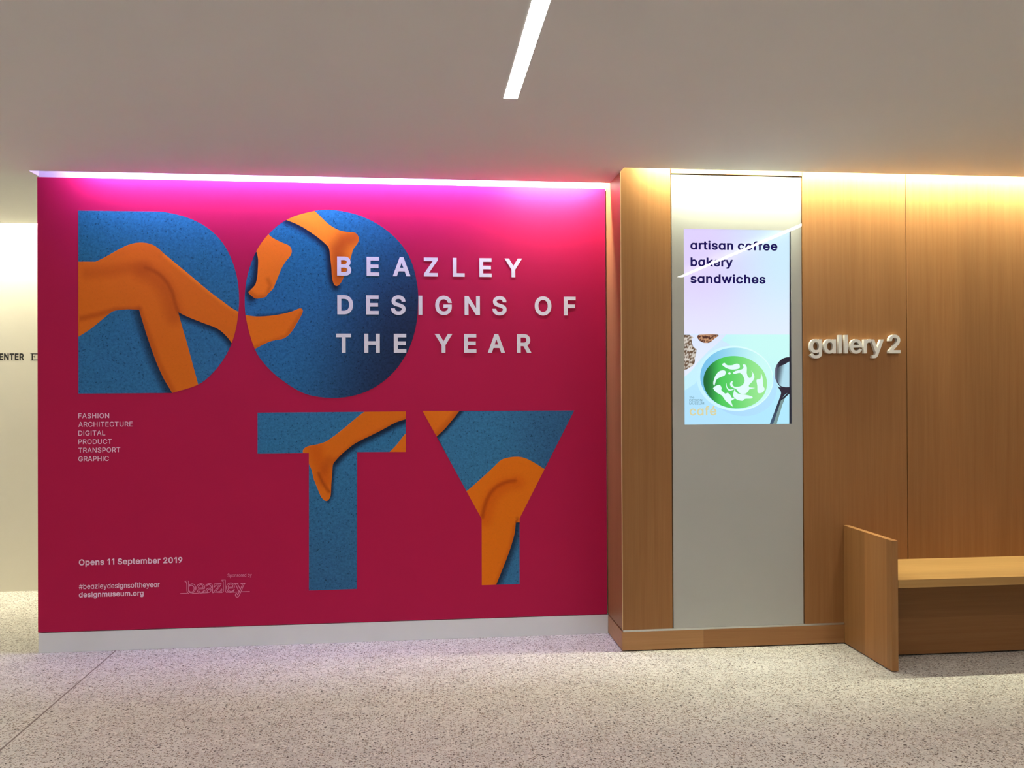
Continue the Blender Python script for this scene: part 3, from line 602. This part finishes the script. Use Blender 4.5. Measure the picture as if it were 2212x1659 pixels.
Za = lambda p: Z(0, 340, 2.963, p)
Zo = lambda p: Z(500, 430, 3.686, p)
Zt = lambda p: Z(520, 870, 3.858, p)
Zy = lambda p: Z(900, 870, 4.047, p)
NAVY = hexa(14, 24, 42, 0)
def blend(c, d, f): return c * (1 - f[:, None]) + d * f[:, None]
def legs_colour(bluefn, orange, shadows, creases):
    def fn(k, P):
        if k == 0:
            c = bluefn(P)
            f = np.zeros(len(P))
            for line, w, s in shadows: f = np.maximum(f, s * (1 - ss(dist(P, line) / w)))
            c[:, :3] = blend(c[:, :3], NAVY[:3], f)
            return c
        c = np.zeros((len(P), 4)); c[:, :3] = orange[k - 1] if k - 1 < len(orange) else orange[0]
        for line, w, s, tint in creases:
            f = s * (1 - ss(dist(P, line) / w))
            c[:, :3] = blend(c[:, :3], hexa(*tint), f)
        c[:, 3] = 0.10
        return c
    return fn
DARKO = (108, 38, 8); MIDO = (150, 62, 12); LITO = (232, 132, 32)

# the giant D
d_out = [(169, 455)] + smooth([(351, 457), (405, 470), (452, 495), (486, 532), (508, 583), (516.4, 637), (513, 691), (501, 740), (479, 782), (449, 816), (422, 833.4), (371, 849)], 5, False) + [(169.4, 850.3)]
d_leg = Za([(470, 668), (560, 667)] + smooth([(610, 668), (660, 645), (740, 600), (820, 560), (890, 545), (960, 553), (1010, 580), (1060, 625), (1200, 740), (1330, 850), (1430, 925), (1500, 975), (1570, 1005)], 3, False)
          + [(1570, 1230)] + smooth([(1487, 1195), (1450, 1145), (1390, 1095), (1300, 1060), (1200, 1020), (1140, 990)], 3, False)
          + smooth([(1165, 1080), (1200, 1200), (1235, 1330), (1270, 1460), (1285, 1540)], 3, False) + smooth([(1115, 1540), (1095, 1495), (1050, 1420), (1000, 1310), (950, 1170), (915, 1060), (890, 975)], 3, False)
          + smooth([(830, 972), (740, 980), (700, 1000), (640, 1050), (570, 1105), (498, 1150), (470, 1165)], 3, False))
crease_d = Za(smooth([(930, 705), (1000, 735), (1060, 790), (1100, 860), (1120, 930), (1140, 990)], 4, False))
def blue_d(P):
    c = np.zeros((len(P), 4)); t = ss((P[:, 1] - 470) / 330)  # ink less blue towards the top, offsetting the violet light falling there
    c[:, :3] = blend(np.tile(hexa(30, 92, 116), (len(P), 1)), hexa(40, 94, 134), t); c[:, 3] = 0.9; return c
picture('letter_picture', d_out, [d_leg], legs_colour(blue_d, [hexa(188, 94, 20)],
    [(Za([(1140, 995), (1200, 1020), (1300, 1060), (1390, 1095), (1450, 1145), (1490, 1200)]), 16, 0.9),
     (Za([(890, 980), (915, 1060), (950, 1170), (1000, 1310), (1050, 1420), (1100, 1510)]), 24, 0.75)],
    [(crease_d, 7, 0.5, DARKO), ([(a - 8, b + 8) for a, b in crease_d], 34, 0.45, MIDO),
     (Za([(498, 1035), (620, 1008), (740, 975), (890, 970)]), 10, 0.6, MIDO),
     (Za([(560, 740), (700, 730), (830, 705), (930, 705)]), 24, 0.35, MIDO),
     (Za([(890, 975), (920, 1060), (960, 1170), (1010, 1310), (1105, 1500)]), 12, 0.5, MIDO),
     (Za([(1060, 625), (1200, 740), (1430, 925), (1530, 985)]), 10, 0.45, LITO)]), YA - 0.0010, 4.5, M['print'], poster, 1 / LIT)['label'] = 'giant letter D holding a blue picture of crossed orange legs'

# the giant O
o_out = smooth(Zo([(780, 85), (1000, 125), (1180, 210), (1330, 335), (1430, 490), (1480, 690), (1485, 850), (1465, 1030), (1400, 1220), (1270, 1400), (1080, 1530), (850, 1583), (600, 1555), (400, 1440), (260, 1310), (180, 1180), (120, 970), (105, 800), (125, 620), (190, 430), (290, 285), (430, 170), (600, 108)]), 5)
foot1 = Zo([(380, 140), (620, 40)] + smooth([(665, 97), (720, 150), (780, 205), (850, 245), (920, 262), (985, 268), (1015, 310), (1005, 350), (970, 400), (955, 450), (940, 500), (920, 560), (890, 630), (865, 675), (835, 692), (812, 670), (800, 610), (795, 540), (785, 450), (775, 390), (740, 350), (680, 300), (600, 245), (520, 200), (445, 170)], 3, False))
foot2 = Zo([(170, 420), (250, 250)] + smooth([(295, 280), (330, 310), (400, 345), (460, 372), (480, 410), (470, 450), (430, 500), (400, 550), (375, 610), (350, 670), (330, 715), (290, 755), (270, 780), (200, 793), (165, 775), (135, 745), (150, 725), (190, 680), (205, 620), (210, 560), (212, 480), (200, 420)], 3, False))
foot3 = Zo([(60, 915)] + smooth([(120, 925), (200, 935), (300, 930), (400, 915), (480, 895), (545, 870), (568, 885), (560, 920), (520, 990), (480, 1055), (440, 1095), (400, 1115), (320, 1130), (250, 1160), (180, 1198), (120, 1225)], 3, False) + [(40, 1240)])
def blue_o(P):
    c = np.zeros((len(P), 4)); t = ss((P[:, 0] - 640 + (P[:, 1] - 640) * 0.25) / 270)
    t2 = ss((P[:, 1] - 480) / 240)
    a = blend(np.tile(hexa(28, 94, 120), (len(P), 1)), hexa(36, 92, 136), t2)  # upper ink held less blue to cancel the violet strip's light
    c[:, :3] = blend(a, hexa(24, 36, 62), t * 0.95 * (0.45 + 0.55 * t2)); c[:, 3] = 0.9; return c
picture('letter_picture', o_out, [foot1, foot2, foot3], legs_colour(blue_o, [hexa(212, 122, 28), hexa(206, 108, 24), hexa(198, 100, 20)],
    [(Zo([(440, 172), (520, 205), (600, 250), (680, 305), (740, 355), (772, 395), (785, 460), (795, 545), (805, 640), (830, 695)]), 16, 0.95),
     (Zo([(195, 425), (208, 480), (205, 560), (200, 620), (185, 680), (140, 740), (160, 785)]), 17, 0.9),
     (Zo([(200, 935), (300, 930), (400, 915), (480, 895)]), 7, 0.5)],
    [(Zo([(985, 300), (900, 330), (850, 400), (850, 520), (850, 640)]), 34, 0.75, MIDO),
     (Zo([(270, 780), (200, 790), (140, 745)]), 12, 0.5, MIDO), (Zo([(290, 640), (310, 690), (290, 740)]), 8, 0.4, MIDO),
     (Zo([(120, 1210), (250, 1160), (440, 1095), (560, 910)]), 9, 0.4, MIDO),
     (Zo([(520, 120), (640, 170), (740, 250)]), 20, 0.6, LITO)]), YA - 0.0010, 4.5, M['print'], poster, 1 / LIT)['label'] = 'giant letter O holding a blue picture of three orange feet'

# the giant T
t_out = [(556.3, 891.5), (876.4, 888.7), (876.4, 976.3), (771.4, 976.8), (770.9, 1272.3), (667.2, 1275.6), (667.2, 978.9), (556.3, 980.2)]
t_leg = Zt([(1070, 30), (1420, 30), (1420, 115)] + smooth([(1372, 138), (1290, 165), (1180, 225), (1080, 275), (960, 335), (880, 395), (820, 450), (785, 490), (768, 520), (762, 600), (755, 680), (750, 770), (735, 805), (715, 818), (690, 808), (665, 775), (640, 715), (610, 640), (590, 560), (570, 515), (540, 440), (518, 415), (525, 385), (560, 362), (620, 350), (700, 328), (760, 290), (820, 245), (900, 180), (980, 112), (1035, 72)], 3, False))
t_leg2 = Zt([(1235, 430), (1240, 412), (1300, 350), (1345, 290), (1375, 255), (1420, 215), (1420, 430)])
def blue_t(P):
    c = np.zeros((len(P), 4)); t = ss((P[:, 1] - 950) / 320)
    c[:, :3] = blend(np.tile(hexa(42, 98, 136), (len(P), 1)), hexa(42, 86, 122), t); c[:, 3] = 0.9; return c
picture('letter_picture', t_out, [t_leg, t_leg2], legs_colour(blue_t, [hexa(188, 94, 16), hexa(192, 96, 16)],
    [(Zt([(1400, 135), (1290, 175), (1180, 233), (1080, 283), (960, 345), (880, 403), (820, 458), (785, 500)]), 15, 0.95),
     (Zt([(785, 500), (768, 560), (758, 680), (752, 770), (730, 815)]), 8, 0.75)],
    [(Zt([(620, 350), (640, 450), (690, 560), (700, 640)]), 28, 0.45, (168, 66, 4)), (Zt([(650, 590), (680, 660), (712, 710), (735, 740)]), 6, 0.5, DARKO),
     (Zt([(770, 500), (740, 480), (700, 560)]), 18, 0.4, MIDO), (Zt([(1372, 138), (1180, 225), (960, 335), (800, 470)]), 9, 0.35, MIDO)]), YA - 0.0010, 4.5, M['print'], poster, 1 / LIT)['label'] = 'giant letter T holding a blue picture of an orange pointed foot'

# the giant Y
y_out = [(912.8, 887.8), (1240.5, 886.8), (1122.4, 1119.6), (1122.4, 1261.6), (1040.8, 1264.1), (1040.4, 1120.8)]
y_leg1 = Zy([(20, 40), (400, 40)] + smooth([(375, 70), (345, 110), (300, 165), (240, 235), (175, 295), (100, 360)], 3, False))
y_leg2 = Zy([(380, 815)] + smooth([(430, 778), (500, 720), (600, 630), (690, 545), (740, 500), (800, 480), (880, 472), (950, 485), (1030, 525), (1115, 578), (1180, 610)], 3, False) + [(1200, 700), (905, 1010), (905, 1045), (868, 1048)] + smooth([(865, 1070), (855, 1150), (820, 1270), (780, 1380), (740, 1480), (695, 1590), (680, 1620)], 3, False) + [(540, 1620), (540, 1000)])
crease_y = Zy(smooth([(860, 680), (780, 695), (700, 735), (640, 800), (600, 890), (575, 1000)], 4, False))
def blue_y(P):
    c = np.zeros((len(P), 4)); t = ss((P[:, 0] - 1060) / 150)
    c[:, :3] = blend(np.tile(hexa(46, 100, 136), (len(P), 1)), hexa(42, 84, 120), t); c[:, 3] = 0.9; return c
picture('letter_picture', y_out, [y_leg1, y_leg2], legs_colour(blue_y, [hexa(194, 98, 18), hexa(194, 98, 12)],
    [(Zy([(395, 60), (345, 118), (300, 172), (240, 242), (170, 305)]), 9, 0.95),
     (Zy([(866, 1048), (855, 1150), (820, 1270), (780, 1380), (740, 1480), (690, 1600)]), 18, 0.8), (Zy([(866, 1046), (905, 1044)]), 7, 0.9)],
    [(crease_y, 7, 0.75, (120, 40, 4)), ([(a + 6, b + 5) for a, b in crease_y], 28, 0.4, (176, 68, 4)),
     (Zy([(882, 1000), (870, 1050)]), 3.5, 0.7, DARKO), (Zy([(360, 90), (300, 165), (175, 295)]), 16, 0.5, MIDO),
     (Zy([(860, 1080), (820, 1270), (695, 1590)]), 9, 0.4, (160, 64, 4))]), YA - 0.0010, 4.5, M['print'], poster, 1 / LIT)['label'] = 'giant letter Y holding a blue picture of bent orange knees'

TX = YA - 0.0018
def poster_text(name, body, p0, p1, ptop, d, mat, fit='track'):
    return letters(name, text_loops(body, p0, p1, ptop, YA, d, fit), TX, 0.0004, mat, poster)
def title(body, p0, p1, ptop, d):
    for q in text_loops(body, p0, p1, ptop, YA, d): letters('title_letter', [q], TX, 0.0004, M['whiteink'], poster)
title('BEAZLEY', (728.3, 595.5), (1127.9, 600.8), (728.3, 554.1), 24)
title('DESIGNS OF', (728.8, 679), (1243.5, 682), (728.8, 637.6), 24)
title('THE YEAR', (726.2, 762), (1147.8, 763), (726.2, 720.7), 24)
for body, b, t, r in (('FASHION', 903.6, 893.2, 236), ('ARCHITECTURE', 922, 911.6, 286.6), ('DIGITAL', 940.8, 930.4, 227.6), ('PRODUCT', 959.3, 948.9, 241.5), ('TRANSPORT', 977.7, 967.3, 260), ('GRAPHIC', 996.5, 986, 235.4)):
    poster_text('category_line', body, (169.6, b), (r, b), (169.6, t), 3, M['paleink'])
poster_text('opening_date', 'Opens 11 September 2019', (170.7, 1221.2), (394, 1217), (170.7, 1208.3), 20, M['paleink'], 'scale')
poster_text('hashtag', '#beɑzleydesignsoftheyeɑr', (170.7, 1272.6), (345, 1270), (170.7, 1261.2), 6, M['paleink'], 'scale')
poster_text('web_address', 'designmuseum.org', (170.7, 1290.4), (310.5, 1288), (170.7, 1279), 20, M['paleink'], 'scale')
poster_text('sponsor_line', 'Sponsored by', (491.8, 1246.6), (544, 1245.6), (491.8, 1239.2), 2, M['pinkline'], 'scale')
Zs = lambda p: [on_y(*q, YA) for q in Z(370, 1230, 11.64, p)]
e_out = [(845, 470), (830, 400), (790, 365), (740, 355), (680, 380), (645, 430), (640, 490), (665, 550), (710, 590), (760, 595), (810, 570), (845, 520)]
e_in = [(800, 462), (795, 410), (750, 385), (700, 410), (680, 465), (800, 463)]
e_low = [(845, 484), (682, 492), (700, 545), (745, 570), (790, 560), (832, 520)]
sh = lambda q: [(x + 748, y - 18) for x, y in q]
logo = [[(228, 605), (400, 600)], [(345, 312), (345, 290), (437, 285), (436, 560)], smooth([(345, 305), (385, 330), (392, 420), (395, 530), (415, 590), (450, 602)], 3, False),
        smooth([(440, 420), (480, 375), (530, 360), (590, 390), (615, 460), (600, 530), (550, 580), (490, 590), (440, 560)], 3, False),
        smooth([(450, 430), (490, 400), (530, 400), (570, 440), (575, 490), (560, 540), (520, 565), (480, 565), (445, 530)], 3, False),
        [(530, 600), (690, 596)], smooth(e_out, 3, False), smooth(e_in[:5], 3, False) + [e_in[5]], [e_low[0]] + smooth(e_low[1:], 3, False), [(780, 590), (920, 585)],
        smooth([(890, 420), (870, 420), (885, 380), (940, 355), (1000, 360), (1035, 400), (1040, 480), (1040, 580), (1060, 580), (1120, 500)], 3, False),
        smooth([(890, 420), (920, 385), (970, 390), (1000, 420), (1000, 470), (930, 470), (880, 510), (870, 550), (890, 588)], 3, False),
        smooth([(1000, 490), (940, 500), (905, 540), (920, 575), (970, 570), (1000, 530), (1000, 490)], 3, False),
        [(1080, 450), (1085, 362), (1265, 350), (1250, 388), (1120, 558), (1230, 552), (1262, 480), (1275, 500), (1265, 582), (1060, 580), (1215, 388), (1120, 395), (1085, 450)],
        [(1275, 295), (1270, 268), (1360, 262), (1360, 530), (1385, 575), (1450, 572)], [(1275, 288), (1308, 308), (1312, 560), (1270, 580)],
        smooth(sh(e_out), 3, False), smooth(sh(e_in[:5]), 3, False) + [sh(e_in)[5]], [sh(e_low)[0]] + smooth(sh(e_low[1:]), 3, False),
        [(1590, 352), (1690, 348)], [(1595, 360), (1625, 385), (1715, 575)], [(1668, 362), (1748, 520)], [(1745, 352), (1860, 345)],
        smooth([(1860, 345), (1830, 378), (1770, 520), (1705, 660), (1675, 692), (1640, 690), (1615, 655), (1622, 612), (1650, 602), (1665, 640)], 3, False),
        [(1760, 365), (1792, 378), (1690, 610), (1668, 640)], [(1540, 572), (1690, 566)], [(1775, 560), (1975, 556)]]
strokes('sponsor_logo', [Zs(q) for q in logo], 0.0036, TX, M['pinkline'], poster)['label'] = 'sponsor word drawn in thin pink outline'

# ------------------------------------------------------------------ lettering on the far wall
far = thing('wall_lettering', 'black lettering on the far cream wall, cut off by the poster edge', 'lettering', (-2.9, YF, 1.72))
L = text_loops('ENTER', (-1.5, 778.1), (52, 778.1), (-1.5, 763.2), YF, 30, 'scale')
for q in L: letters('letter', [q], YF, 0.0005, M['blackink'], far)
serif = [on_y(*p, YF) for p in Z(0, 730, 22.12, [(1450, 738), (1830, 735), (1838, 830), (1818, 830), (1790, 778), (1572, 775), (1572, 876), (1640, 880), (1660, 832), (1682, 832), (1682, 972), (1660, 972), (1640, 908), (1572, 912), (1572, 1036), (1790, 1034), (1825, 972), (1845, 972), (1835, 1072), (1450, 1072), (1450, 1048), (1512, 1042), (1512, 768), (1450, 760)])]
letters('letter', [[serif]], YF, 0.0005, M['blackink'], far)

# ------------------------------------------------------------------ gallery sign on the wood wall
SD = 0.024
sign = thing('wall_sign', 'raised white letters reading gallery 2 on the wood cladding', 'sign', (2.54, YW, 1.69))
for body, p0, p1, pt in (('gɑllery', (1749.7, 763.2), (1909.5, 763.2), (1749.7, 723.2)), ('2', (1920.4, 763.2), (1949.4, 763.2), (1920.4, 723.2))):
    for q in text_loops(body, p0, p1, pt, YW - SD, 18):
        letters('letter', [q], YW - 0.0004, SD - 0.0004, M['signwhite'], sign)

# ------------------------------------------------------------------ glass panel with the café screen
panel = thing('display_panel', 'tall grey glass panel with a lit café screen, set in the wood cladding', 'display panel', ((PL + PR) / 2, YW, PB))
SX0, SZ1 = on_y(1476.5, 494.3, YW + 0.010); SX1, _ = on_y(1706, 495, YW + 0.010); _, SZ0 = on_y(1478, 917.5, YW + 0.010)
bm = bmesh.new()                              # back-painted field with an opening for the screen
g = 0.0
y0b, y1b = YW + 0.0075, YW + 0.0205
box(bm, PL, SX0 - g, y0b, y1b, PB, PT); box(bm, SX1 + 0.006, PR, y0b, y1b, PB, PT)
box(bm, SX0 - g, SX1 + 0.006, y0b, y1b, PB, SZ0); box(bm, SX0 - g, SX1 + 0.006, y0b, y1b, SZ1, PT)
bm_obj('grey_backing', bm, M['greypaint'], panel)
box_obj('glass_pane', PL + 0.001, PR - 0.001, YW + 0.001, YW + 0.006, PB + 0.001, PT - 0.001, M['pane'], panel)
case = box_obj('screen_case', SX0, SX1 + 0.006, YW + 0.0146, YW + 0.0205, SZ0, SZ1, M['bezel'], panel)
YS = YW + 0.0110; TILT = 0.0035; ZMID = (SZ0 + SZ1) / 2   # the screen leans forward a little
Zc = lambda p: Z(1460, 700, 7.215, p)
scr_out = [(1476.3, 493.8), (1705.2, 495), (1705.2, 917), (1478.2, 917.8)]
rng = np.random.RandomState(3)
CRUMB = [(f * math.cos(t), f * math.sin(t), p) for f, t, p in zip(rng.uniform(0.3, 1.5, 11), rng.uniform(0, 6.28, 11), rng.uniform(0, 6.28, 11))]
def ell(cx, cy, rx, ry, rot=0.0, n=56):
    return [(cx + rx * math.cos(a) * math.cos(rot) - ry * math.sin(a) * math.sin(rot), cy + rx * math.cos(a) * math.sin(rot) + ry * math.sin(a) * math.cos(rot)) for a in (2 * math.pi * k / n for k in range(n))]
photo = Zc([(60, 163), (1900, 163), (1900, 1640), (60, 1640)])
cloth = Zc(smooth([(760, 165), (720, 250), (850, 340), (600, 420), (420, 640), (330, 890), (250, 960), (130, 1040)], 4, False) + [(60, 1060), (60, 165)])
plate = Zc([(60, 165), (780, 165)] + smooth([(740, 215), (640, 310), (500, 430), (350, 590), (230, 740), (60, 880)], 4, False))
bread1 = Zc([(60, 165), (215, 168)] + smooth([(280, 210), (245, 240), (270, 350), (322, 400), (300, 520), (285, 620), (200, 690), (130, 720)], 4, False) + [(60, 720)])
bread2 = Zc(smooth([(335, 190), (380, 165), (660, 165), (600, 230), (520, 290), (430, 290), (370, 260), (340, 220)], 3))
shade = Zc(ell(1020, 960, 560, 470, 0.25))
rim = Zc(ell(922, 848, 600, 508, 0.12))
bowl = Zc(ell(945, 845, 566, 476, 0.14))
soup = Zc(ell(925, 907, 498, 408, 0.12))
SW = [smooth([(725, 625), (760, 605), (800, 640), (880, 640), (940, 618), (990, 630), (995, 680), (960, 700), (880, 710), (800, 690), (735, 650)], 3),
      smooth([(590, 950), (585, 900), (620, 800), (680, 735), (750, 722), (780, 750), (760, 800), (690, 830), (640, 860), (620, 900), (605, 955)], 3),
      ell(836, 769, 20, 17, 0, 16),
      smooth([(890, 765), (930, 730), (1030, 705), (1055, 670), (1040, 635), (1080, 630), (1108, 680), (1105, 760), (1130, 830), (1170, 835), (1195, 770), (1170, 720), (1215, 780), (1222, 840), (1190, 900), (1140, 950), (1150, 985), (1240, 995), (1150, 1015), (1120, 1060), (1060, 1095), (990, 1075), (940, 1010), (890, 990), (850, 960), (850, 910), (890, 890), (880, 930), (910, 975), (990, 975), (1050, 940), (1072, 880), (1050, 810), (1000, 760), (930, 775)], 2),
      smooth([(580, 1000), (640, 955), (690, 950), (715, 1000), (710, 1030), (770, 1085), (810, 1070), (860, 1120), (870, 1145), (920, 1165), (860, 1200), (895, 1290), (830, 1240), (770, 1190), (720, 1115), (640, 1070)], 2),
      smooth([(895, 1090), (920, 1015), (935, 1060), (990, 1090), (1080, 1100), (1190, 1130), (1180, 1160), (1080, 1165), (1040, 1195), (960, 1180), (905, 1140)], 3),
      smooth([(1258, 870), (1320, 850), (1330, 770), (1355, 850), (1362, 960), (1385, 1010), (1360, 1060), (1310, 1078), (1275, 1060), (1270, 960)], 3),
      smooth([(790, 920), (800, 980), (850, 1020), (930, 1000), (870, 1035), (815, 1030), (785, 970)], 3)]
swirls = [Zc(q) for q in SW]
spoon_bowl = Zc(ell(1760, 770, 222, 255, 0.0))
spoon_in = Zc(smooth([(1575, 800), (1600, 680), (1690, 630), (1900, 560), (1900, 985), (1700, 980), (1610, 940)], 4))
spoon_neck = Zc(smooth([(1570, 945), (1620, 985), (1900, 980), (1900, 1050), (1740, 1075), (1660, 1150), (1600, 1210), (1640, 1080), (1610, 1010)], 3))
handle = Zc([(1600, 1200), (1660, 1150), (1740, 1075), (1800, 1060), (1700, 1150), (1540, 1600), (1450, 1600)])
handle_lit = Zc([(1640, 1190), (1690, 1160), (1560, 1600), (1505, 1600)])
regs = [photo, cloth, plate, bread1, bread2, shade, rim, bowl, soup] + swirls + [spoon_bowl, spoon_in, spoon_neck, handle, handle_lit]
NS = len(swirls)
def scr_colour(k, P):
    n = len(P); c = np.zeros((n, 4)); c[:, 3] = 0
    u = np.clip((P[:, 0] - 1476) / 229, 0, 1); v = np.clip((P[:, 1] - 494) / 424, 0, 1); w = np.clip((P[:, 1] - 723) / 194, 0, 1)
    T = lambda *q: np.tile(hexa(*q), (n, 1))
    if k == 0:
        a = blend(T(222, 208, 252), hexa(206, 236, 252), ss(u * 1.25 - 0.2))
        c[:, :3] = blend(a, hexa(232, 238, 254), ss(v * 2.2 - 0.35) * 0.8); return c
    if k == 1:
        a = blend(T(186, 236, 250), hexa(200, 250, 246), ss(u * 1.4)); b = blend(T(178, 226, 254), hexa(176, 232, 252), ss(u))
        c[:, :3] = blend(a, b, ss(w * 1.6 - 0.3)); return c
    if k == 2: c[:, :3] = blend(T(206, 232, 252), hexa(196, 240, 252), ss(w * 2)); return c
    if k == 3: c[:, :3] = blend(T(220, 230, 255), hexa(228, 236, 255), ss(w * 3)); return c
    if k in (4, 5):
        r = sum(np.sin(P[:, 0] * fx + P[:, 1] * fy + ph) for fx, fy, ph in CRUMB) / 3.2
        a = blend(T(96, 70, 48), hexa(214, 206, 196), ss(r * 0.9 + 0.55)) if k == 4 else blend(T(74, 34, 22), hexa(202, 150, 110), ss(r * 0.9 + 0.45))
        c[:, :3] = a; return c
    if k == 6: c[:, :3] = blend(T(168, 212, 250), hexa(178, 226, 252), ss(u)); return c
    if k == 7: c[:, :3] = blend(T(196, 240, 254), hexa(222, 255, 252), ss(u * 1.3)); return c
    if k == 8: c[:, :3] = blend(T(112, 190, 234), hexa(202, 250, 246), ss(u * 1.5 - 0.2 + w * 0.1)); return c
    if k == 9:
        s = np.clip((P[:, 0] - 1519) / 138, 0, 1)
        a = blend(T(8, 96, 40), hexa(70, 200, 84), ss(s * 3.2)); a = blend(a, hexa(152, 232, 144), ss(s * 1.3 - 0.25)); c[:, :3] = a; return c
    if 10 <= k < 10 + NS: c[:, :3] = T(226, 250, 250); return c
    j = k - 10 - NS
    if j == 0: c[:, :3] = blend(T(120, 130, 150), hexa(30, 20, 40), ss((P[:, 0] - 1672) / 14)); return c
    if j == 1: c[:, :3] = blend(T(70, 84, 96), hexa(178, 220, 236), ss((P[:, 0] - 1680) / 16 + (P[:, 1] - 800) / 90)); return c
    if j == 2: c[:, :3] = T(38, 26, 46); return c
    if j == 3: c[:, :3] = blend(T(26, 24, 40), hexa(60, 84, 110), ss(w * 3 - 2)); return c
    c[:, :3] = T(120, 150, 150); return c
screen = picture('screen', scr_out, regs, scr_colour, YS, 1.9, M['screen'], panel, 1.0, TILT, ZMID)
screen['label'] = 'lit screen with a lavender menu above a bowl of green soup'
def screen_ink(name, rgb):
    return emitter(name, (*lin(rgb), 1.0))
INK = screen_ink('screen_navy_text', (26, 14, 88)); TEAL = screen_ink('screen_teal_text', (104, 140, 150)); GOLD = screen_ink('screen_gold_text', (222, 216, 168))
def scr_text(name, body, p0, p1, pt, d, mat):
    L = text_loops(body, p0, p1, pt, YS, d, 'scale')
    for word in body.split():                 # one sheet per word
        part, L = L[:len(word)], L[len(word):]
        o = letters(name, part, YS - 0.0006, 0.0003, mat, panel)
        for v in o.data.vertices: v.co.y -= TILT * (v.co.z - ZMID)
        o.parent = screen; o.location = Vector((0, -0.0006, 0))
scr_text('menu_word', 'ɑrtisɑn coffee', (1491, 539), (1679, 540), (1491, 520.0), 24, INK)
scr_text('menu_word', 'bɑkery', (1491.5, 575), (1583, 575), (1491.5, 556.0), 24, INK)
scr_text('menu_word', 'sɑndwiches', (1491, 611.3), (1653.3, 611.8), (1491, 592.3), 24, INK)
scr_text('cafe_mark', 'the', (1489.4, 860.8), (1499.5, 860.8), (1489.4, 856), 0, TEAL)
scr_text('cafe_mark', 'DESIGN', (1489.4, 867.1), (1516.8, 867.1), (1489.4, 862.3), 0, TEAL)
scr_text('cafe_mark', 'MUSEUM', (1489.4, 874.1), (1521, 874.1), (1489.4, 869.3), 0, TEAL)
scr_text('cafe_mark', 'cɑfé', (1489.8, 897.5), (1547.6, 897.5), (1489.8, 877.8), 14, GOLD)

# ------------------------------------------------------------------ bench
bench = thing('bench', 'long low wooden bench with a tall end panel, built against the wood cladding', 'bench', (3.9, YW - DB / 2, 0))
YB0 = YW - DB; XE = 5.30
def plate_box(name, x0, x1, y0, y1, z0, z1, mat, bev=0.0012):
    return box_obj(name, x0, x1, y0, y1, z0, z1, mat, bench, bev)
plate_box('end_panel', XB, XB + 0.034, YB0, YW - 0.0006, 0.006, HB, M['oak_end'])
plate_box('end_panel', XE, XE + 0.034, YB0, YW - 0.0006, 0.006, HB, M['oak_end'])
plate_box('seat', XB + 0.0345, XE - 0.0005, YB0 - 0.006 + 0.004, YW - 0.0006, 0.4404, 0.4838, M['oak_seat'])
plate_box('riser', XB + 0.0345, XE - 0.0005, 4.548, 4.570, 0.010, 0.4400, M['oak_h'])
